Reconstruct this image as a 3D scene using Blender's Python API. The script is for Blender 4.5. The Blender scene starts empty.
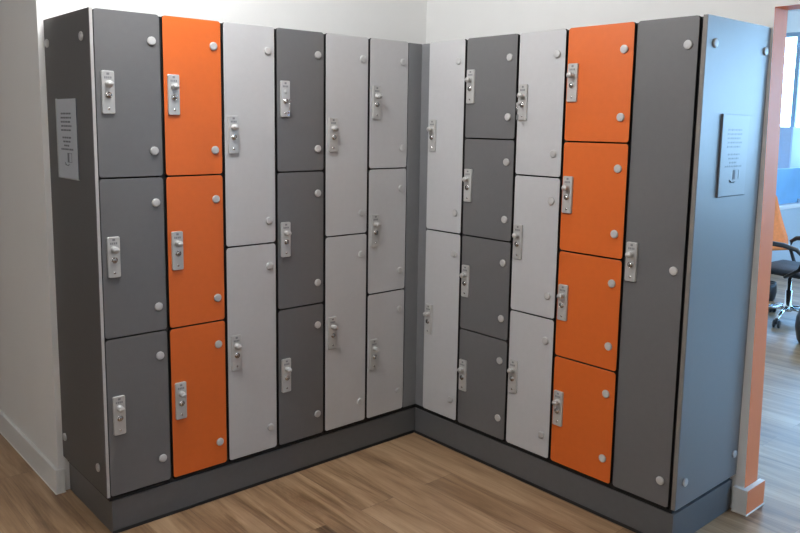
import bpy, bmesh, math, random
from mathutils import Vector, Matrix, Euler
random.seed(7)
scene = bpy.context.scene
COL = scene.collection

# ------------------------------------------------------------------ materials
def nodes_of(name):
    m = bpy.data.materials.new(name); m.use_nodes = True
    nt = m.node_tree
    return m, nt, nt.nodes['Principled BSDF']

def mat(name, rgb, rough=0.5, metal=0.0, spec=0.5, var=0.04, scale=40.0, bump=0.0, bscale=300.0, coat=0.0):
    """procedural paint / laminate / metal: base colour with a faint mottling and an optional fine grain"""
    m, nt, b = nodes_of(name)
    N, L = nt.nodes, nt.links
    tc = N.new('ShaderNodeTexCoord')
    nz = N.new('ShaderNodeTexNoise'); nz.inputs['Scale'].default_value = scale; nz.inputs['Detail'].default_value = 3
    L.new(tc.outputs['Object'], nz.inputs['Vector'])
    rp = N.new('ShaderNodeValToRGB')
    lo = [c * (1 - var) for c in rgb] + [1]; hi = [min(1, c * (1 + var)) for c in rgb] + [1]
    rp.color_ramp.elements[0].color = lo; rp.color_ramp.elements[1].color = hi
    rp.color_ramp.elements[0].position = .3; rp.color_ramp.elements[1].position = .7
    L.new(nz.outputs['Fac'], rp.inputs['Fac']); L.new(rp.outputs['Color'], b.inputs['Base Color'])
    b.inputs['Roughness'].default_value = rough; b.inputs['Metallic'].default_value = metal
    b.inputs['Specular IOR Level'].default_value = spec
    b.inputs['Coat Weight'].default_value = coat; b.inputs['Coat Roughness'].default_value = .40; b.inputs['Coat IOR'].default_value = 1.6
    if bump > 0:
        n2 = N.new('ShaderNodeTexNoise'); n2.inputs['Scale'].default_value = bscale; n2.inputs['Detail'].default_value = 2
        L.new(tc.outputs['Object'], n2.inputs['Vector'])
        bp = N.new('ShaderNodeBump'); bp.inputs['Strength'].default_value = bump; bp.inputs['Distance'].default_value = .001
        L.new(n2.outputs['Fac'], bp.inputs['Height']); L.new(bp.outputs['Normal'], b.inputs['Normal'])
    return m

def floor_mat():
    m, nt, b = nodes_of('oak_plank_floor')
    N, L = nt.nodes, nt.links
    tc = N.new('ShaderNodeTexCoord')
    sp = N.new('ShaderNodeSeparateXYZ'); L.new(tc.outputs['Object'], sp.inputs[0])
    cb = N.new('ShaderNodeCombineXYZ'); L.new(sp.outputs['Y'], cb.inputs['X']); L.new(sp.outputs['X'], cb.inputs['Y'])
    br = N.new('ShaderNodeTexBrick'); L.new(cb.outputs[0], br.inputs['Vector'])
    br.offset = .37; br.offset_frequency = 2
    br.inputs['Scale'].default_value = 1; br.inputs['Brick Width'].default_value = 1.22; br.inputs['Row Height'].default_value = .178
    br.inputs['Mortar Size'].default_value = .0011; br.inputs['Mortar Smooth'].default_value = .3
    br.inputs['Color1'].default_value = (0, 0, 0, 1); br.inputs['Color2'].default_value = (1, 1, 1, 1); br.inputs['Mortar'].default_value = (.5, .5, .5, 1)
    # grain: stretched along the plank, shifted from plank to plank
    sc = N.new('ShaderNodeVectorMath'); sc.operation = 'MULTIPLY'; sc.inputs[1].default_value = (1.15, 12, 1); L.new(cb.outputs[0], sc.inputs[0])
    sh = N.new('ShaderNodeVectorMath'); sh.operation = 'MULTIPLY'; sh.inputs[1].default_value = (7, 3, 9); L.new(br.outputs['Color'], sh.inputs[0])
    ad = N.new('ShaderNodeVectorMath'); L.new(sc.outputs[0], ad.inputs[0]); L.new(sh.outputs[0], ad.inputs[1])
    n1 = N.new('ShaderNodeTexNoise'); n1.inputs['Scale'].default_value = 1.0; n1.inputs['Detail'].default_value = 6; n1.inputs['Roughness'].default_value = .6; n1.inputs['Distortion'].default_value = 1.1
    L.new(ad.outputs[0], n1.inputs['Vector'])
    sc2 = N.new('ShaderNodeVectorMath'); sc2.operation = 'MULTIPLY'; sc2.inputs[1].default_value = (5, 130, 1); L.new(cb.outputs[0], sc2.inputs[0])
    n2 = N.new('ShaderNodeTexNoise'); n2.inputs['Scale'].default_value = 1.0; n2.inputs['Detail'].default_value = 4; L.new(sc2.outputs[0], n2.inputs['Vector'])
    mx = N.new('ShaderNodeMath'); mx.operation = 'MULTIPLY_ADD'; mx.inputs[1].default_value = .2; L.new(n2.outputs['Fac'], mx.inputs[0])
    m3 = N.new('ShaderNodeMath'); m3.operation = 'MULTIPLY'; m3.inputs[1].default_value = .8; L.new(n1.outputs['Fac'], m3.inputs[0]); L.new(m3.outputs[0], mx.inputs[2])
    m4 = N.new('ShaderNodeMath'); m4.operation = 'MULTIPLY_ADD'; m4.inputs[1].default_value = .10; L.new(br.outputs['Color'], m4.inputs[0]); L.new(mx.outputs[0], m4.inputs[2])
    rp = N.new('ShaderNodeValToRGB'); L.new(m4.outputs[0], rp.inputs['Fac'])
    e = rp.color_ramp.elements
    e[0].position = .34; e[0].color = FLOOR[0]
    e[1].position = .72; e[1].color = FLOOR[3]
    x = e.new(.45); x.color = FLOOR[1]
    x = e.new(.57); x.color = FLOOR[2]
    dk = N.new('ShaderNodeMix'); dk.data_type = 'RGBA'; dk.blend_type = 'MIX'
    fm = N.new('ShaderNodeMath'); fm.operation = 'MULTIPLY'; fm.inputs[1].default_value = .55; L.new(br.outputs['Fac'], fm.inputs[0])
    L.new(fm.outputs[0], dk.inputs[0]); L.new(rp.outputs['Color'], dk.inputs[6]); dk.inputs[7].default_value = (.06, .04, .025, 1)
    L.new(dk.outputs[2], b.inputs['Base Color'])
    b.inputs['Roughness'].default_value = .36; b.inputs['Specular IOR Level'].default_value = .5
    bp = N.new('ShaderNodeBump'); bp.inputs['Strength'].default_value = .12; bp.inputs['Distance'].default_value = .002
    L.new(mx.outputs[0], bp.inputs['Height']); L.new(bp.outputs['Normal'], b.inputs['Normal'])
    return m

def glass_mat():
    m, nt, b = nodes_of('window_glass')
    N, L = nt.nodes, nt.links
    tr = N.new('ShaderNodeBsdfTransparent'); tr.inputs['Color'].default_value = (.93, .98, 1, 1)
    gl = N.new('ShaderNodeBsdfGlossy'); gl.inputs['Roughness'].default_value = .02
    fr = N.new('ShaderNodeFresnel'); fr.inputs['IOR'].default_value = 1.45
    mx = N.new('ShaderNodeMixShader'); L.new(fr.outputs[0], mx.inputs[0]); L.new(tr.outputs[0], mx.inputs[1]); L.new(gl.outputs[0], mx.inputs[2])
    L.new(mx.outputs[0], N['Material Output'].inputs['Surface'])
    return m

SKY = 12.0
FLOOR = [(.075, .038, .018, 1), (.205, .118, .060, 1), (.33, .205, .112, 1), (.46, .315, .190, 1)]
M = {}
M['wall'] = mat('wall_paint', (.82, .82, .805), .75, var=.012, scale=4, bump=.05)
M['ceiling'] = mat('ceiling_tile', (.8, .8, .79), .85, var=.02)
M['skirt'] = mat('skirting_gloss', (.80, .81, .80), .4, var=.01)
M['caulk'] = mat('caulk_line', (.85, .84, .80), .6)
M['opaint'] = mat('orange_wall_paint', (.80, .215, .075), .45, spec=.35, var=.015, scale=6)
M['floor'] = floor_mat()
M['grey'] = mat('dark_grey_laminate', (.135, .135, .137), .42, var=.02, bump=.12)
M['pale'] = mat('pale_grey_laminate', (.50, .503, .512), .42, var=.015, bump=.12)
M['orange'] = mat('orange_laminate', (.66, .132, .018), .45, var=.02, bump=.12)
M['panel'] = mat('end_panel_laminate', (.108, .114, .119), .42, spec=1.0, coat=.8, var=.02, bump=.1)
M['panelmatt'] = mat('end_panel_laminate_matt', (.105, .102, .102), .5, spec=.4, var=.02, bump=.1)
M['plinth'] = mat('plinth_laminate', (.105, .107, .110), .4, var=.03)
M['post'] = mat('corner_post_laminate', (.185, .19, .20), .42, var=.02)
M['core'] = mat('black_core', (.009, .009, .010), .6)
M['edge'] = mat('pale_edge_strip', (.44, .43, .42), .35, var=.05)
M['edge_dull'] = mat('dull_edge_strip', (.21, .195, .18), .4, var=.05)
M['cap'] = mat('grey_plastic_cap', (.47, .47, .465), .40, var=.02, spec=.8, coat=.8)
M['silver'] = mat('satin_silver_plate', (.50, .50, .49), .36, metal=.25, var=.03)
M['chrome'] = mat('bright_chrome', (.78, .78, .78), .14, metal=1.0)
M['dark'] = mat('black_slot', (.012, .012, .012), .5)
M['ink'] = mat('grey_print', (.16, .17, .19), .6)
M['ink0'] = mat('soft_grey_print', (.13, .14, .16), .6)
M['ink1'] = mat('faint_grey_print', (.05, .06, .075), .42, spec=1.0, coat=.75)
M['plateink'] = mat('plate_print', (.22, .22, .23), .5)
M['paper'] = mat('notice_paper', (.46, .49, .53), .32, var=.02)
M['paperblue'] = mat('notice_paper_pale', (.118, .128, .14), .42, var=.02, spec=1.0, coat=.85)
M['blackplastic'] = mat('black_plastic', (.012, .013, .016), .35, var=.1)
M['blackfabric'] = mat('black_seat_fabric', (.02, .023, .03), .7, var=.2, bump=.4)
M['orangefabric'] = mat('orange_mesh_fabric', (.80, .22, .05), .7, var=.08, bump=.4)
M['white'] = mat('white_melamine', (.78, .8, .82), .35, var=.01)
M['deskpanel'] = mat('pale_blue_modesty_panel', (.50, .60, .68), .45, var=.02)
M['screen'] = mat('blue_desk_screen', (.16, .42, .72), .3, var=.1, scale=3)
M['pier'] = mat('blue_grey_pier', (.40, .52, .72), .6, var=.02)
M['blind'] = mat('white_roller_blind', (.86, .88, .9), .7, var=.01)
M['frame'] = mat('window_frame_grey', (.26, .36, .46), .4, var=.02)
M['glass'] = glass_mat()

# ------------------------------------------------------------------ mesh helpers
def bm_box(bm, lo, hi, mi=0, bevel=0.0, seg=2):
    t = bmesh.new()
    bmesh.ops.create_cube(t, size=1)
    s = [hi[i] - lo[i] for i in range(3)]; c = [(hi[i] + lo[i]) / 2 for i in range(3)]
    for v in t.verts: v.co = Vector([v.co[i] * s[i] + c[i] for i in range(3)])
    if bevel > 0: bmesh.ops.bevel(t, geom=t.edges[:], offset=bevel, segments=seg, affect='EDGES', profile=.5)
    merge(bm, t, mi)

def merge(bm, t, mi=None, mx=None, smooth=None):
    vm = {}
    for v in t.verts: vm[v] = bm.verts.new(mx @ v.co if mx else v.co)
    for f in t.faces:
        try: n = bm.faces.new([vm[v] for v in f.verts])
        except ValueError: continue
        n.material_index = f.material_index if mi is None else mi
        n.smooth = f.smooth if smooth is None else smooth
    t.free()

def bm_lathe(bm, prof, origin, axis='Z', seg=24, mi=0, smooth=True, mis=None):
    """prof: list of (radius, along). Spins round axis, starting and ending closed when radius is 0."""
    o = Vector(origin)
    ax = Vector(axis) if not isinstance(axis, str) else {'X': Vector((1, 0, 0)), 'Y': Vector((0, 1, 0)), 'Z': Vector((0, 0, 1)), '-Y': Vector((0, -1, 0))}[axis]
    ax = ax.normalized(); a = ax.orthogonal().normalized(); b = ax.cross(a)
    rings = []
    for r, h in prof:
        if r < 1e-6: rings.append([bm.verts.new(o + ax * h)])
        else: rings.append([bm.verts.new(o + ax * h + (a * math.cos(2 * math.pi * k / seg) + b * math.sin(2 * math.pi * k / seg)) * r) for k in range(seg)])
    for i in range(len(rings) - 1):
        A, B = rings[i], rings[i + 1]
        for k in range(seg):
            k2 = (k + 1) % seg
            vs = [A[k % len(A)], A[k2 % len(A)], B[k2 % len(B)], B[k % len(B)]]
            u = []
            for v in vs:
                if v not in u: u.append(v)
            if len(u) > 2:
                f = bm.faces.new(u); f.smooth = smooth; f.material_index = mis[i] if mis else mi

def bm_tube(bm, pts, rad, seg=10, mi=0, flat=1.0):
    """tube through pts; rad a number or one per point; flat squashes it vertically"""
    pts = [Vector(p) for p in pts]; n = len(pts)
    rr = rad if isinstance(rad, (list, tuple)) else [rad] * n
    rings = []; up = Vector((0, 0, 1))
    for i, p in enumerate(pts):
        d = (pts[min(i + 1, n - 1)] - pts[max(i - 1, 0)]).normalized()
        u = up if abs(d.dot(up)) < .95 else Vector((1, 0, 0))
        s = d.cross(u).normalized(); t = s.cross(d).normalized()
        rings.append([bm.verts.new(p + (s * math.cos(2 * math.pi * k / seg) + t * math.sin(2 * math.pi * k / seg) * flat) * rr[i]) for k in range(seg)])
    for i in range(n - 1):
        for k in range(seg):
            f = bm.faces.new([rings[i][k], rings[i][(k + 1) % seg], rings[i + 1][(k + 1) % seg], rings[i + 1][k]]); f.smooth = True; f.material_index = mi
    for r, rev in ((rings[0], True), (rings[-1], False)):
        f = bm.faces.new(r[::-1] if rev else r); f.material_index = mi

def round_rect(w, h, r, seg=5):
    pts = []
    for cx, cz, a0 in ((w - r, h - r, 0), (r, h - r, 90), (r, r, 180), (w - r, r, 270)):
        for k in range(seg + 1):
            a = math.radians(a0 + 90 * k / seg); pts.append((cx + r * math.cos(a), cz + r * math.sin(a)))
    return pts

def bm_slab(bm, pts, y0, y1, mi_front=0, mi_side=0, chamfer=.0008):
    """slab with outline pts in the xz plane, front at y0 (facing -y), back at y1"""
    n = len(pts); cx = sum(p[0] for p in pts) / n; cz = sum(p[1] for p in pts) / n
    def ring(y, inset):
        out = []
        for x, z in pts:
            out.append(bm.verts.new((x - math.copysign(inset, x - cx), y, z - math.copysign(inset, z - cz))))
        return out
    A = ring(y0, chamfer); B = ring(y0 + chamfer, 0); C = ring(y1, 0)
    f = bm.faces.new(A); f.material_index = mi_front
    for P, Q, mi in ((A, B, mi_front), (B, C, mi_side)):
        for k in range(n):
            f = bm.faces.new([P[k], P[(k + 1) % n], Q[(k + 1) % n], Q[k]]); f.material_index = mi
    f = bm.faces.new(C[::-1]); f.material_index = mi_side

def mesh_of(name, bm, mats):
    bmesh.ops.recalc_face_normals(bm, faces=bm.faces[:])
    me = bpy.data.meshes.new(name); bm.to_mesh(me); bm.free()
    for m in mats: me.materials.append(M[m])
    return me

def obj(name, me, parent=None, loc=(0, 0, 0), rot=(0, 0, 0)):
    o = bpy.data.objects.new(name, me); COL.objects.link(o)
    o.location = loc; o.rotation_euler = rot
    if parent: o.parent = parent
    return o

def tag(o, label, cat, group=None):
    o['label'] = label; o['category'] = cat
    if group: o['group'] = group
    return o

def thing(name, label, cat, loc=(0, 0, 0), rotz=0, group=None):
    o = bpy.data.objects.new(name, None); COL.objects.link(o); o.empty_display_size = .1
    o.location = loc; o.rotation_euler = (0, 0, rotz)
    return tag(o, label, cat, group)

def struct(name, boxes, mats, extra=None):
    bm = bmesh.new()
    for b in boxes: bm_box(bm, b[0], b[1], b[2] if len(b) > 2 else 0, b[3] if len(b) > 3 else 0)
    if extra: extra(bm)
    o = obj(name, mesh_of(name, bm, mats)); o['kind'] = 'structure'
    return o

# ------------------------------------------------------------------ measurements (metres; doors' bottom edge is z = 0)
FZ = -.155            # floor
CZ = 2.85             # ceiling
H = 1.8               # door stack
DEPTH = .482
XL = [-1.5635, -1.3180, -1.0675, -.8218, -.5714, -.3231, -.0803]     # column edges of the left bank
YR = [.0590, .2996, .6028, .8506, 1.1558, 1.4085]                    # column edges of the right bank (distance from the corner)
XE, YE = -1.578, -1.428                                              # outer faces of the end panels
WB, WR = .487, .494                                                  # back wall and right wall faces
WLX = -1.602                                                         # left wall face
JY, JYB = -1.436, -1.467                                                          # orange jamb
PZ = -.024                                                           # top of plinth

# ------------------------------------------------------------------ the setting
struct('floor', [((-5.5, -6.5, FZ - .1), (8.2, 5.5, FZ))], ['floor'])
struct('ceiling', [((-5.5, -6.5, CZ), (8.2, 5.5, CZ + .1))], ['ceiling'])
struct('wall_left', [((WLX, WB, FZ), (-1.45, 5.3, CZ))], ['wall'])
struct('wall_back', [((-1.45, WB, FZ), (.611, .62, CZ))], ['wall'])
JX, OPY, OPZ = .612, -2.85, 1.876
def right_wall(bm):
    bm_box(bm, (WR, JY, FZ), (JX, WB, OPZ))
    bm_box(bm, (WR, -6.3, OPZ), (JX, WB, CZ))
    bm_box(bm, (WR, -6.3, FZ), (JX, OPY, OPZ))
    for v in bm.verts:
        if abs(v.co.y - JY) < 1e-4 and v.co.z < 0: v.co.y = JYB
    for f in bm.faces:
        c = f.calc_center_median(); n = f.normal if f.normal.length else Vector((0, 0, 0))
        f.normal_update(); n = f.normal
        if abs(c.y - JY) < .02 and abs(n.y) > .9 and c.z < OPZ + .4: f.material_index = 1
        if abs(c.y - OPY) < 1e-3 and abs(n.y) > .9: f.material_index = 1
        if abs(c.z - OPZ) < 1e-3 and abs(n.z) > .9: f.material_index = 1      # soffit
struct('wall_right', [], ['wall', 'opaint'], right_wall)
struct('wall_front', [((-5.3, -6.4, FZ), (.625, -6.3, CZ))], ['wall'])
struct('wall_corridor_left', [((-5.4, -6.4, FZ), (-5.3, 5.4, CZ))], ['wall'])
struct('wall_corridor_end', [((-5.3, 5.3, FZ), (-1.45, 5.4, CZ))], ['wall'])
struct('wall_office_side', [((.62, 2.1, FZ), (7.62, 2.2, CZ))], ['wall'])

# skirting boards: a board with a chamfered top and a pale sealant line along the floor
def skirting(name, runs, mats):
    """runs: boxes (lo, hi, material) with their outer line of sealant"""
    bm = bmesh.new()
    for lo, hi, mi in runs:
        bm_box(bm, lo, (hi[0], hi[1], hi[2]), mi, .0025)
    for lo, hi, mi in runs:
        e = .0035
        bm_box(bm, (lo[0] - e, lo[1] - e, FZ), (hi[0] + (0 if hi[0] > WLX + .01 else 0), hi[1], FZ + .0035), 2 if len(mats) > 2 else 1)
    o = obj(name, mesh_of(name, bm, mats)); o['kind'] = 'structure'
SK = .105
skirting('baseboard_left', [((WLX - .015, WB - .015, FZ), (WLX, 5.3, FZ + SK), 0), ((WLX, WB - .015, FZ), (-1.5785, WB, FZ + SK), 0)], ['skirt', 'caulk'])
def skirting_corner(name):
    """board along the right wall and round the end of the wall: pale towards the lockers, orange on the end"""
    bm = bmesh.new(); t_ = .022
    def layer(z0, z1, e, band):
        P = [(WR - t_ - e, YE - .0005), (WR - t_ - e, JYB - t_ - e), (JX + t_ + e, JYB - t_ - e), (JX + t_ + e, JYB), (WR, JYB), (WR, YE - .0005)]
        lo = [bm.verts.new((x, y, z0)) for x, y in P]; hi = [bm.verts.new((x, y, z1)) for x, y in P]
        bm.faces.new(lo[::-1]).material_index = 2 if band else 0; bm.faces.new(hi).material_index = 2 if band else 0  # pale top on the orange run too, a painted edge highlight
        for k in range(6):
            f = bm.faces.new([lo[k], lo[(k + 1) % 6], hi[(k + 1) % 6], hi[k]])
            f.material_index = 2 if band else (1 if k in (1, 2) else 0)
    layer(FZ + .005, FZ + SK, 0, False); layer(FZ, FZ + .005, .003, True)
    layer(FZ + SK, FZ + SK + .0012, -.001, False)
    o = obj(name, mesh_of(name, bm, ['skirt', 'opaint', 'caulk'])); o['kind'] = 'structure'
skirting_corner('baseboard_right')

# ------------------------------------------------------------------ locker parts (shared meshes)
def cap_mesh():
    bm = bmesh.new()
    bm_lathe(bm, [(.0155, 0), (.016, .0012), (.016, .0048), (.0145, .0062), (.010, .0066), (0, .0067)], (0, 0, 0), '-Y', 28, 0)
    return mesh_of('hinge_cap', bm, ['cap'])
CAP = cap_mesh()

def plate_mesh(variant):
    bm = bmesh.new()
    w, h = .046, .150
    pts = [(x - w / 2, z - h / 2) for x, z in round_rect(w, h, .005, 3)]
    bm_slab(bm, pts, -.008, 0, 0, 0, .0015)
    # emblem, number strip and bottom screw
    bm_box(bm, (-.005, -.0084, .0605), (.005, -.0078, .0685), 1)
    for k in range(4):
        bm_box(bm, (-.0135 + k * .007, -.0084, .0475), (-.0085 + k * .007, -.0078, .0555), 1)
    bm_lathe(bm, [(.0048, .0078), (.0045, .0095), (0, .0098)], (0, 0, -.057), '-Y', 14, 2)
    bm_box(bm, (-.0035, -.0100, -.0577), (.0035, -.0096, -.0563), 1)
    if variant == 1:
        bm_lathe(bm, [(.009, .0078), (.0085, .0088), (0, .009)], (0, 0, .029), '-Y', 18, 0)
    return mesh_of('lock_plate', bm, ['silver', 'plateink', 'chrome'])
PLATE = [plate_mesh(0), plate_mesh(1)]

def knob_mesh():
    bm = bmesh.new()
    bm_lathe(bm, [(.0125, 0), (.0125, .003), (.0085, .005), (.0085, .012), (.0115, .015), (.0122, .020), (.0112, .0235), (0, .0245)], (0, -.008, .029), '-Y', 24, 0)
    bm_box(bm, (-.0105, -.0345, .0255), (.0105, -.0290, .0325), 0, .002)
    return mesh_of('thumb_turn', bm, ['silver'])
KNOB = knob_mesh()

def cyl_mesh():
    bm = bmesh.new()
    bm_lathe(bm, [(.0125, 0), (.0125, .004), (.0108, .0058), (.0098, .0058), (.0094, .0030), (.0082, .0026), (.0080, .0062), (0, .0066)], (0, -.008, -.010), '-Y', 26, 0, mis=[0, 0, 0, 1, 1, 1, 0])
    bm_box(bm, (-.0011, -.0152, -.0155), (.0011, -.0144, -.0045), 1)
    return mesh_of('key_cylinder', bm, ['chrome', 'dark'])
CYL = cyl_mesh()

def key_mesh():
    bm = bmesh.new()
    bm_box(bm, (-.001, -.032, -.0145), (.001, -.0145, -.0065), 0)
    pts = [(.009 * math.cos(2 * math.pi * k / 16), .011 * math.sin(2 * math.pi * k / 16)) for k in range(16)]
    t = bmesh.new(); bm_slab(t, pts, -.001, .001, 0, 0, .0003)
    merge(bm, t, 0, Matrix.Translation((0, -.038, -.0105)) @ Matrix.Rotation(math.radians(90), 4, 'Z'))
    bm_tube(bm, [(0, -.042, -.015), (-.001, -.040, -.032), (-.002, -.034, -.052)], .0012, 6)
    pts = [(x - .006, z - .012) for x, z in round_rect(.012, .024, .004, 3)]
    t = bmesh.new(); bm_slab(t, pts, -.001, .001, 0, 0, .0003)
    merge(bm, t, 0, Matrix.Translation((-.002, -.033, -.062)))
    return mesh_of('key', bm, ['chrome'])
KEY = key_mesh()

_door = {}
def door_mesh(w, h, colour):
    k = (round(w, 4), round(h, 4), colour)
    if k not in _door:
        bm = bmesh.new()
        bm_slab(bm, round_rect(w, h, .012, 6), 0, .013, 0, 1, .0009)
        _door[k] = mesh_of('door', bm, [colour, 'core'])
    return _door[k]

def carcass_mesh(w):
    bm = bmesh.new()
    t = .012; d0, d1 = .0155, DEPTH; z0, z1 = 0, H - PZ - .004
    bm_box(bm, (0, d0, z0), (t, d1, z1)); bm_box(bm, (w - t, d0, z0), (w, d1, z1))
    bm_box(bm, (t, d0, z0), (w - t, d1, z0 + t)); bm_box(bm, (t, d0, z1 - t), (w - t, d1, z1)); bm_box(bm, (t, d1 - t, z0 + t), (w - t, d1, z1 - t))
    return mesh_of('carcass', bm, ['core'])

GAPV, GAPH = .0130, .0060
def column(name, label, loc, rotz, w, n, colour, lockx, capx, special=None, caps3=False, group='locker columns', gl=None, gr=None):
    t = thing(name, label, 'locker', loc, rotz, group)
    gl = GAPV / 2 if gl is None else gl; gr = GAPV / 2 if gr is None else gr
    c = obj('carcass', carcass_mesh(w - .001), t, (.0005, 0, 0))
    hh = (H - .017) / n if n > 1 else H; dw = w - gl - gr
    for k in range(n):                                    # top door first
        s1 = H - hh * k; s0 = 0 if k == n - 1 else H - hh * (k + 1)
        z1 = s1 - (0 if k == 0 else GAPH / 2); z0 = s0 + (0 if k == n - 1 else GAPH / 2)
        d = obj('door', door_mesh(dw, z1 - z0, colour), t, (gl, 0, z0 - PZ))
        zc = (s0 + s1) / 2 - z0 + .009
        lx = lockx - gl
        sp = special if (special and k == 0) else None
        p = obj('lock_plate', PLATE[1 if sp == 'flat' else 0], d, (lx, 0, zc))
        if sp != 'flat': obj('thumb_turn', KNOB, d, (lx, 0, zc))
        obj('key_cylinder', CYL, d, (lx, 0, zc))
        if sp: obj('key', KEY, d, (lx, 0, zc))
        zs = [s1 - .097 - z0, s0 + .097 - z0]
        if caps3: zs.insert(1, (zs[0] + zs[1]) / 2)
        for z in zs: obj('hinge_cap', CAP, d, (w - capx - gl, 0, z))
    return t

LB = [  # left bank, from its outer end to the corner
    (3, 'grey', 'dark grey three-door locker column at the outer left end beside the end panel', None),
    (3, 'orange', 'orange three-door locker column, the only orange one in the left bank', None),
    (2, 'pale', 'pale grey two-door locker column directly right of the orange three-door column', None),
    (3, 'grey', 'dark grey three-door locker column standing between two pale two-door columns', 'flat'),
    (2, 'pale', 'pale grey two-door locker column directly left of the pale three-door column by the corner', None),
    (3, 'pale', 'pale grey three-door locker column just left of the corner post', None)]
for i, (n, c, lab, sp) in enumerate(LB):
    column('locker', lab, (XL[i], 0, PZ), 0, XL[i + 1] - XL[i], n, c, .045 - (.003 if i == 0 else 0), .036, sp, gl=.001 if i == 0 else .0085, gr=.002 if i == 5 else .0040)
RB = [  # right bank, from the corner outwards
    (2, 'pale', 'pale grey two-door locker column just right of the corner post', None),
    (4, 'grey', 'dark grey four-door locker column, the only grey column split into four', None),
    (3, 'pale', 'pale grey three-door locker column between the grey and the orange four-door columns', 'key'),
    (4, 'orange', 'orange four-door locker column in the right bank beside the tall grey locker', None),
    (1, 'grey', 'tall dark grey locker with one full-height door and three caps at the right end', None)]
for i, (n, c, lab, sp) in enumerate(RB):
    column('locker', lab, (0, -YR[i], PZ), -math.pi / 2, YR[i + 1] - YR[i], n, c, .035, .046, sp, n == 1, gl=.001 if i == 0 else .0045, gr=.0105 if n == 1 else .0080)

# corner post: two narrow leaves meeting in the corner
bm = bmesh.new()
g = .004
prof = [(XL[6] + g, 0), (.006, 0), (.006, -YR[0] + g), (.0145, -YR[0] + g), (.0145, .013), (XL[6] + g, .013)]
lo = [bm.verts.new((x, y, 0)) for x, y in prof]; hi = [bm.verts.new((x, y, H - .004)) for x, y in prof]
bm.faces.new(lo[::-1]); bm.faces.new(hi)
for k in range(6): bm.faces.new([lo[k], lo[(k + 1) % 6], hi[(k + 1) % 6], hi[k]])
cp = thing('corner_post', 'narrow mid grey corner post joining the two locker banks', 'corner post', (0, 0, PZ))
obj('cover_strip', mesh_of('cover_strip', bm, ['post']), cp, (0, 0, -PZ))
bm = bmesh.new(); bm_box(bm, (XL[6] + .001, .0155, PZ), (DEPTH, DEPTH, H - .006)); 
bm_box(bm, (.0155, -YR[0] + .001, PZ), (DEPTH, .0155, H - .006))
obj('backing', mesh_of('backing', bm, ['core']), cp, (0, 0, -PZ))

# end panels: laminate board, pale front edge, four round fixing caps
def end_panel(name, label, loc, rotz, mirror, length, strip):
    """local: outer face at y = 0 facing -y, x runs along the panel from 0 to its length; thickness 0.011"""
    L_ = length; th = .0125 if mirror else .0172
    t = thing(name, label, 'end panel', loc, rotz, 'locker end panels')
    bm = bmesh.new()
    bm_box(bm, (0, 0, 0), (L_, th, H), 0)
    obj('board', mesh_of('board', bm, ['panelmatt' if mirror else 'panel']), t)
    bm = bmesh.new()
    xe = L_ if mirror else 0
    bm_box(bm, (xe - .0008 if not mirror else xe, strip[0], 0), (xe if not mirror else xe + .0008, strip[1], H), 0)
    obj('edge_strip', mesh_of('edge_strip', bm, ['edge' if mirror else 'edge_dull']), t)
    for z in (.097, H - .092):
        for x in ((.038, L_ - .075) if mirror else (.058, L_ - .036)):
            obj('fixing_cap', CAP, t, (x, 0, z))
    return t
# left panel faces -x: local -y -> world -x, i.e. local x -> world -y
end_panel('end_panel', 'dark grey end panel closing the left locker bank beside the white wall', (XE, DEPTH + .005, 0), -math.pi / 2, True, DEPTH + .0045, (.0012, .0120))
end_panel('end_panel', 'grey end panel at right end of lockers, shining blue with daylight beside the orange jamb', (0.001, YE, 0), 0, False, .492, (.0024, .0170))

# plinths, each with a thin dark strip along the floor
def plinth(label, lo, hi, strip):
    bm = bmesh.new(); bm_box(bm, (lo[0], lo[1], FZ), (hi[0], hi[1], PZ), 0, .001)
    p = tag(obj('plinth', mesh_of('plinth', bm, ['plinth'])), label, 'plinth', 'locker plinths')
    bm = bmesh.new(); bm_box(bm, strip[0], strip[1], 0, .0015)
    q = obj('foot_strip', mesh_of('foot_strip', bm, ['core']), p); q['label'] = 'thin black strip along the floor'
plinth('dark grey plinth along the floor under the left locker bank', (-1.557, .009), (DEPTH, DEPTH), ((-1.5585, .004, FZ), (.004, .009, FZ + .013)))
plinth('dark grey plinth along the floor under the right locker bank', (.009, -1.418), (DEPTH, .0036), ((.004, -1.4185, FZ), (.009, .0036, FZ + .013)))

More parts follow.
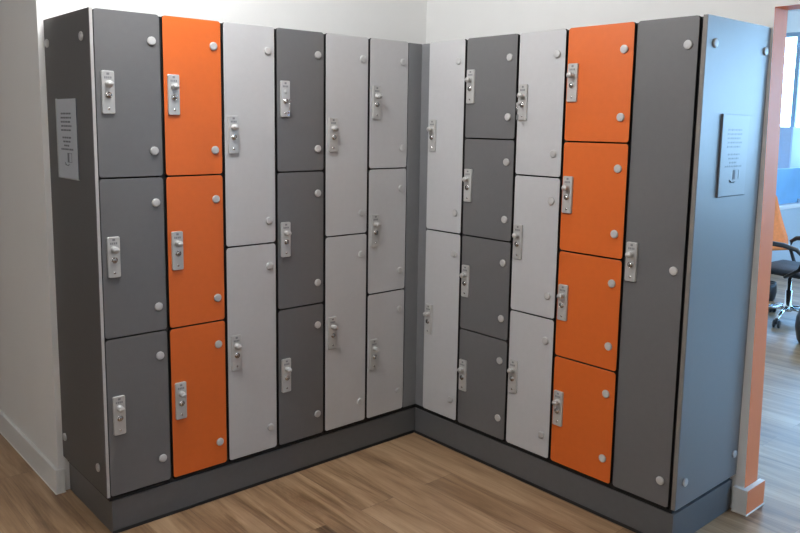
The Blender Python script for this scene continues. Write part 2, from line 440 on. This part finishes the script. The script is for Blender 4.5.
# notices: A4 sheets in clear holders fixed to the end panels
def notice(label, loc, rotz, paper, side):
    t = thing('notice', label, 'sign', loc, rotz, 'A4 notices on the end panels')
    w, h = .212, .298
    bm = bmesh.new(); bm_slab(bm, [(0, 0), (w, 0), (w, h), (0, h)], -.005, 0, 0, 1, .001)
    rnd = random.Random(5)
    def line(zz, x0, x1):
        x = x0
        while x < x1 - .006:
            l = min(rnd.uniform(.010, .026), x1 - x)
            bm_box(bm, (x, -.0056, zz), (x + l, -.0049, zz + .0065), 1); x += l + .005
    for k in range(5): line(.240 - k * .0155, .045 + rnd.uniform(0, .006), .162 - rnd.uniform(0, .008))
    for k in range(3): line(.150 - k * .0150, .058 + k * .008, .155 - k * .012)
    line(.106, .040, .170)
    # emblem at the foot: a dark upright bar with an open box beside it and a swoosh under them
    bm_box(bm, (.106, -.0058, .060), (.124, -.0049, .096), 2)
    for a, b in (((.124, .0945), (.152, .096)), ((.124, .060), (.152, .0615)), ((.1505, .060), (.152, .096))):
        bm_box(bm, (a[0], -.0058, a[1]), (b[0], -.0049, b[1]), 1)
    bm_tube(bm, [(.080, -.0055, .060), (.092, -.0055, .050), (.110, -.0055, .048), (.126, -.0055, .054)], [.0012, .004, .004, .0012], 8, 2, flat=.25)
    obj('sheet', mesh_of('sheet', bm, [paper, 'ink%d' % side, 'ink']), t)
    bm = bmesh.new()
    bm_box(bm, (-.003, -.007, -.002), (0, 0, h + .002)); bm_box(bm, (0, -.007, -.003), (w, 0, -.0005))
    obj('holder_edge', mesh_of('holder_edge', bm, ['ink' if side else 'silver']), t)
notice('pale printed notice on the dark left end panel beside the white wall', (XE - .0002, .364, 1.193), -math.pi / 2, 'paper', 0)
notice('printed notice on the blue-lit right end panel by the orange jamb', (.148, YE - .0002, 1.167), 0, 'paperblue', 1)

# ------------------------------------------------------------------ the office seen through the opening
WX, WY = 7.5, -6.2
WZ0, WZ1 = .90, 2.60
def window(name, at, a0, a1, along, mull):
    """frame, pane and sill in a wall opening; along 'y' for the far wall (x = at), 'x' for the side wall (y = at)"""
    def bx(bm, p0, p1, q0, q1, z0, z1, bev=0):           # p across the wall, outwards; q along it
        if along == 'y': bm_box(bm, (at + p0, q0, z0), (at + p1, q1, z1), 0, bev)
        else: bm_box(bm, (q0, at - p1, z0), (q1, at - p0, z1), 0, bev)
    bm = bmesh.new(); f = .05; z0, z1 = WZ0, WZ1
    bx(bm, .02, .08, a0, a1, z0, z0 + f); bx(bm, .02, .08, a0, a1, z1 - f, z1)
    n = mull + 1
    for k in range(n + 1):
        q = a0 + (a1 - a0 - f) * k / n
        bx(bm, .02, .08, q, q + f, z0 + f, z1 - f)
    o = obj(name, mesh_of(name, bm, ['frame'])); o['kind'] = 'structure'
    bm = bmesh.new(); bx(bm, .047, .053, a0 + f / 2, a1 - f / 2, z0 + f / 2, z1 - f / 2); obj('pane', mesh_of('pane', bm, ['glass']), o)
    bm = bmesh.new(); bx(bm, -.08, .02, a0 - .03, a1 + .03, z0 - .03, z0, .004); obj('window_sill', mesh_of('window_sill', bm, ['white']), o)
wins_far = [(-5.9, -4.05), (-3.75, -1.9), (-1.6, .2), (.62, 1.9)]
wins_side = [(.95, 2.75), (3.05, 4.85), (5.15, 6.95)]
def pierced(bm, rects, w0, w1, along):
    def bx(q0, q1, z0, z1):
        if along == 'y': bm_box(bm, (WX, q0, z0), (WX + .12, q1, z1))
        else: bm_box(bm, (q0, WY - .12, z0), (q1, WY, z1))
    bx(w0, w1, FZ, WZ0); bx(w0, w1, WZ1, CZ)
    ys = [w0] + [v for r_ in rects for v in r_] + [w1]
    for k in range(0, len(ys), 2): bx(ys[k], ys[k + 1], WZ0, WZ1)
struct('wall_far', [], ['wall'], lambda bm: pierced(bm, wins_far, WY - .12, 2.1, 'y'))
struct('wall_office_window_side', [], ['wall'], lambda bm: pierced(bm, wins_side, JX, WX, 'x'))
for i, (a, b) in enumerate(wins_far): window('window_%d' % (i + 1), WX, a, b, 'y', 1)
for i, (a, b) in enumerate(wins_side): window('window_%d' % (i + 5), WY, a, b, 'x', 1)

# credenza desk along the office side: white top, pale modesty panel, blue screen standing behind
dk = thing('desk', 'white desk with pale blue front panel and white edge, seen through the opening', 'desk', (6.1, .74, FZ))
bm = bmesh.new(); bm_box(bm, (-1.3, 0, .70), (.87, .80, .745), 0, .003); obj('desk_top', mesh_of('desk_top', bm, ['white']), dk)
bm = bmesh.new(); bm_box(bm, (-1.26, .02, .06), (.86, .04, .70)); obj('modesty_panel', mesh_of('modesty_panel', bm, ['deskpanel']), dk)
for sx in (-1.26, .82):
    bm = bmesh.new(); bm_box(bm, (sx, .045, 0), (sx + .04, .76, .70), 0, .003); obj('leg', mesh_of('leg', bm, ['white']), dk)
sc = thing('desk_screen', 'glossy blue divider screen standing on the white desk', 'desk screen', (6.1, .80, FZ + .745))
bm = bmesh.new(); bm_box(bm, (-1.25, 0, .004), (.86, .03, .40), 0, .006); obj('screen_panel', mesh_of('screen_panel', bm, ['screen']), sc)
for sx in (-.9, .6):
    bm = bmesh.new(); bm_box(bm, (sx - .03, -.015, 0), (sx + .03, .045, .045), 0, .003); obj('bracket', mesh_of('bracket', bm, ['frame']), sc)

# tall cabinet beyond the desk, against the window
tc_ = thing('tall_cabinet', 'pale blue-grey narrow cabinet behind the desk screen, against the bright window', 'cabinet', (7.0, 1.04, FZ))
bm = bmesh.new(); bm_box(bm, (0, 0, 0), (.36, .28, 1.60), 0, .012, 3); obj('body', mesh_of('body', bm, ['pier']), tc_)
d_ = None
bm = bmesh.new(); bm_box(bm, (-.018, .004, .06), (-.001, .296, 1.58), 0, .006, 2); d_ = obj('door', mesh_of('door', bm, ['pier']), tc_)
bm = bmesh.new(); bm_tube(bm, [(-.018, .04, .82), (-.045, .04, .83), (-.045, .04, .95), (-.018, .04, .96)], .006, 8); obj('handle', mesh_of('handle', bm, ['chrome']), d_)

# office chair on castors, facing along the desk
def office_chair(label, loc, rotz):
    t = thing('office_chair', label, 'chair', loc, rotz)
    for k in range(5):                                   # five-star base, a castor under each arm
        a = math.radians(72 * k + BASE0)
        d = Vector((math.cos(a), math.sin(a), 0))
        bm = bmesh.new()
        bm_tube(bm, [d * .03 + Vector((0, 0, .115)), d * .17 + Vector((0, 0, .105)), d * .30 + Vector((0, 0, .072))], [.022, .018, .013], 10, flat=.75)
        lg = obj('base_arm', mesh_of('base_arm', bm, ['chrome']), t)
        bm = bmesh.new(); q = d * .30
        s_ = Vector((-d.y, d.x, 0))
        for off in (-.026, .008):
            bm_lathe(bm, [(0, 0), (.027, 0), (.033, .002), (.033, .016), (.027, .018), (0, .018)], q + s_ * off + Vector((0, 0, .033)), s_, 18, 0)
        bm_tube(bm, [q + Vector((0, 0, .030)), q + Vector((0, 0, .070))], .009, 8)
        bm_tube(bm, [q + d * -.022 + Vector((0, 0, .045)), q + Vector((0, 0, .060)), q + d * .022 + Vector((0, 0, .045))], [.010, .014, .010], 8)
        obj('castor', mesh_of('castor', bm, ['blackplastic']), lg)
    bm = bmesh.new(); bm_lathe(bm, [(0, .085), (.035, .085), (.038, .10), (.036, .135), (.026, .14), (.026, .26), (.015, .262), (.015, .40), (0, .40)], (0, 0, 0), 'Z', 20)
    obj('gas_column', mesh_of('gas_column', bm, ['chrome']), t)
    bm = bmesh.new(); bm_box(bm, (-.12, -.10, .385), (.14, .10, .415), 0, .006); obj('seat_plate', mesh_of('seat_plate', bm, ['blackplastic']), t)
    # seat: padded, waterfall front
    bm = bmesh.new(); n = 16; rows = []
    for i in range(n + 1):
        u_ = i / n; x = -.23 + .50 * u_
        row = []
        for j in range(n + 1):
            v_ = j / n; y = -.255 + .51 * v_
            e = max(abs(2 * u_ - 1), abs(2 * v_ - 1))
            z = .478 - .022 * e ** 6 - (.03 * max(0, (u_ - .75) / .25) ** 2) - .008 * (1 - abs(2 * v_ - 1))
            row.append(bm.verts.new((x, y * (1 - .10 * abs(2 * u_ - 1) ** 3), z)))
        rows.append(row)
    for i in range(n):
        for j in range(n): bm.faces.new([rows[i][j], rows[i + 1][j], rows[i + 1][j + 1], rows[i][j + 1]]).smooth = True
    geo = bmesh.ops.extrude_face_region(bm, geom=bm.faces[:])
    for v in geo['geom']:
        if isinstance(v, bmesh.types.BMVert): v.co.z = .418 - .0 * v.co.x; v.co.x *= .94; v.co.y *= .94
    obj('seat', mesh_of('seat', bm, ['blackfabric']), t)
    # backrest: curved, rounded outline, tilted back (towards -x)
    bm = bmesh.new(); nu, nv = 14, 18; F = []; Bk = []
    for i in range(nu + 1):
        u_ = i / nu * 2 - 1; rf = []; rb = []
        for j in range(nv + 1):
            v_ = j / nv
            hw = .33 * (1 - .42 * v_ ** 1.6 - .25 * max(0, .2 - v_) / .2 * .6) * (1 if v_ < .9 else math.sqrt(max(.25, 1 - ((v_ - .9) / .115) ** 2)))
            z = .545 + .50 * v_; x = -.235 - .135 * v_ - .05 * (1 - (2 * v_ - .7) ** 2) * .6 + .05 * u_ * u_
            rf.append(bm.verts.new((x, u_ * hw, z))); rb.append(bm.verts.new((x - .035, u_ * hw * .97, z)))
        F.append(rf); Bk.append(rb)
    for i in range(nu):
        for j in range(nv):
            f1 = bm.faces.new([F[i][j], F[i + 1][j], F[i + 1][j + 1], F[i][j + 1]]); f1.smooth = True
            f2 = bm.faces.new([Bk[i][j], Bk[i][j + 1], Bk[i + 1][j + 1], Bk[i + 1][j]]); f2.smooth = True
    for i in range(nu):
        for j in (0, nv):
            f = bm.faces.new([F[i][j], F[i + 1][j], Bk[i + 1][j], Bk[i][j]]); f.material_index = 1
    for j in range(nv):
        for i in (0, nu):
            f = bm.faces.new([F[i][j], F[i][j + 1], Bk[i][j + 1], Bk[i][j]]); f.material_index = 1
    obj('backrest', mesh_of('backrest', bm, ['orangefabric', 'blackplastic']), t)
    bm = bmesh.new(); bm_tube(bm, [(-.08, 0, .40), (-.22, 0, .405), (-.285, 0, .45), (-.30, 0, .56), (-.335, 0, .72)], [.022, .022, .022, .02, .016], 10, flat=1)
    obj('back_bar', mesh_of('back_bar', bm, ['blackplastic']), t)
    for s_ in (-1, 1):                                   # looped armrests
        bm = bmesh.new(); y = s_ * .285
        bm_tube(bm, [(-.10, s_ * .20, .405), (-.11, y - s_ * .02, .41), (-.15, y, .46), (-.19, y, .56), (-.185, y, .625), (-.14, y, .655), (-.04, y, .67), (.10, y, .667), (.21, y, .645), (.265, y, .595), (.235, y, .49), (.12, y - s_ * .02, .415), (.10, s_ * .20, .405)],
                [.013, .016, .016, .017, .020, .024, .025, .024, .021, .017, .016, .016, .013], 10, flat=.8)
        obj('armrest', mesh_of('armrest', bm, ['blackplastic']), t)
    return t
BASE0 = math.radians(6)
office_chair('office chair with orange back, black seat and chrome castor base, beyond the opening', (3.98, -.23, FZ), math.radians(-100))

# two small dark things on the office floor, cut by the frame and by the jamb
def rounded_bin(name, label, cat, loc, rad, hgt):
    t = thing(name, label, cat, loc)
    bm = bmesh.new()
    bm_lathe(bm, [(0, 0), (rad * .72, 0), (rad * .86, hgt * .12), (rad, hgt * .5), (rad * .96, hgt * .8), (rad * .84, hgt), (rad * .78, hgt), (rad * .9, hgt * .78), (rad * .8, hgt * .1), (0, hgt * .08)], (0, 0, 0), 'Z', 28)
    obj('bin_body', mesh_of('bin_body', bm, ['blackplastic']), t)
    bm = bmesh.new(); bm_lathe(bm, [(rad * .80, hgt * .99), (rad * .87, hgt * .99), (rad * .87, hgt * 1.03), (rad * .80, hgt * 1.03), (rad * .80, hgt * .99)], (0, 0, 0), 'Z', 28)
    obj('rim', mesh_of('rim', bm, ['blackplastic']), t)
rounded_bin('waste_bin', 'black round-sided bin on the office floor at the right edge of the picture', 'bin', (3.40, -.655, FZ), .13, .25)
rounded_bin('waste_bin', 'small black bin half hidden by the orange jamb, behind the office chair', 'bin', (4.66, .215, FZ), .075, .17)

# ------------------------------------------------------------------ lights
def area(name, loc, rot, sx, sy, power, col=(1, 1, 1)):
    l = bpy.data.lights.new(name, 'AREA'); l.shape = 'RECTANGLE'; l.size = sx; l.size_y = sy; l.energy = power; l.color = col
    o = bpy.data.objects.new(name, l); COL.objects.link(o); o.location = loc; o.rotation_euler = rot
    return o
def point_lamp(loc, p, col=(.985, .99, 1), rad=.16):  # unseen lamp as a bare point source, no fitting built
    l = bpy.data.lights.new('unseen_lamp', 'POINT'); l.energy = p; l.color = col; l.shadow_soft_size = rad
    o = bpy.data.objects.new('unseen_lamp', l); COL.objects.link(o); o.location = loc
for x, y, p in ((-1.4, -.50, 56), (-2.9, -1.5, 28), (-1.4, -3.4, 15), (-3.8, 2.2, 5)):  # unseen ceiling lamps, with an added fill to the camera's right
    point_lamp((x, y, CZ - .30), p)
def portal(loc, rot, sx, sy):
    area('window_portal', loc, rot, sx, sy, 1).data.cycles.is_portal = True
for a, b in wins_far: portal((WX + .11, (a + b) / 2, (WZ0 + WZ1) / 2), (0, math.radians(90), 0), WZ1 - WZ0, b - a)
for a, b in wins_side: portal(((a + b) / 2, WY - .11, (WZ0 + WZ1) / 2), (math.radians(90), 0, 0), b - a, WZ1 - WZ0)
point_lamp((4.2, -.6, CZ - .2), 42, (1, .95, .88))  # unseen warm lamp, added to offset the blue window light
w = bpy.data.worlds.new('sky'); scene.world = w; w.use_nodes = True
nt = w.node_tree; bg = nt.nodes['Background']
tc = nt.nodes.new('ShaderNodeTexCoord'); sp = nt.nodes.new('ShaderNodeSeparateXYZ'); nt.links.new(tc.outputs['Generated'], sp.inputs[0])
rp = nt.nodes.new('ShaderNodeValToRGB'); nt.links.new(sp.outputs['Z'], rp.inputs['Fac'])
rp.color_ramp.elements[0].position = 0; rp.color_ramp.elements[0].color = (.44, .70, 1, 1)
rp.color_ramp.elements[1].position = .5; rp.color_ramp.elements[1].color = (.24, .54, 1, 1)
nt.links.new(rp.outputs['Color'], bg.inputs['Color']); bg.inputs['Strength'].default_value = SKY

# ------------------------------------------------------------------ camera (shift keeps the photograph's off-centre crop)
cam = bpy.data.cameras.new('camera'); co = bpy.data.objects.new('camera', cam); COL.objects.link(co)
cam.sensor_width = 36; cam.lens = 770.4929 * 36 / 800; cam.shift_x = 8.8673 / 800; cam.shift_y = -37.4881 / 800
cam.clip_start = .05
yaw, pit, rol = .7179, .1352, .0139
f = Vector((math.sin(yaw) * math.cos(pit), math.cos(yaw) * math.cos(pit), -math.sin(pit)))
r = Vector((math.cos(yaw), -math.sin(yaw), 0)); u = r.cross(f)
r2 = r * math.cos(rol) + u * math.sin(rol); u2 = u * math.cos(rol) - r * math.sin(rol)
mw = Matrix.Identity(4)
for i in range(3): mw[i][0], mw[i][1], mw[i][2] = r2[i], u2[i], -f[i]
mw.translation = Vector((-2.5843, -2.7588, 1.4134)); co.matrix_world = mw
scene.camera = co
scene.view_settings.view_transform = 'Standard'; scene.view_settings.look = 'None'
scene.view_settings.exposure = 0.2; scene.view_settings.gamma = 1.0
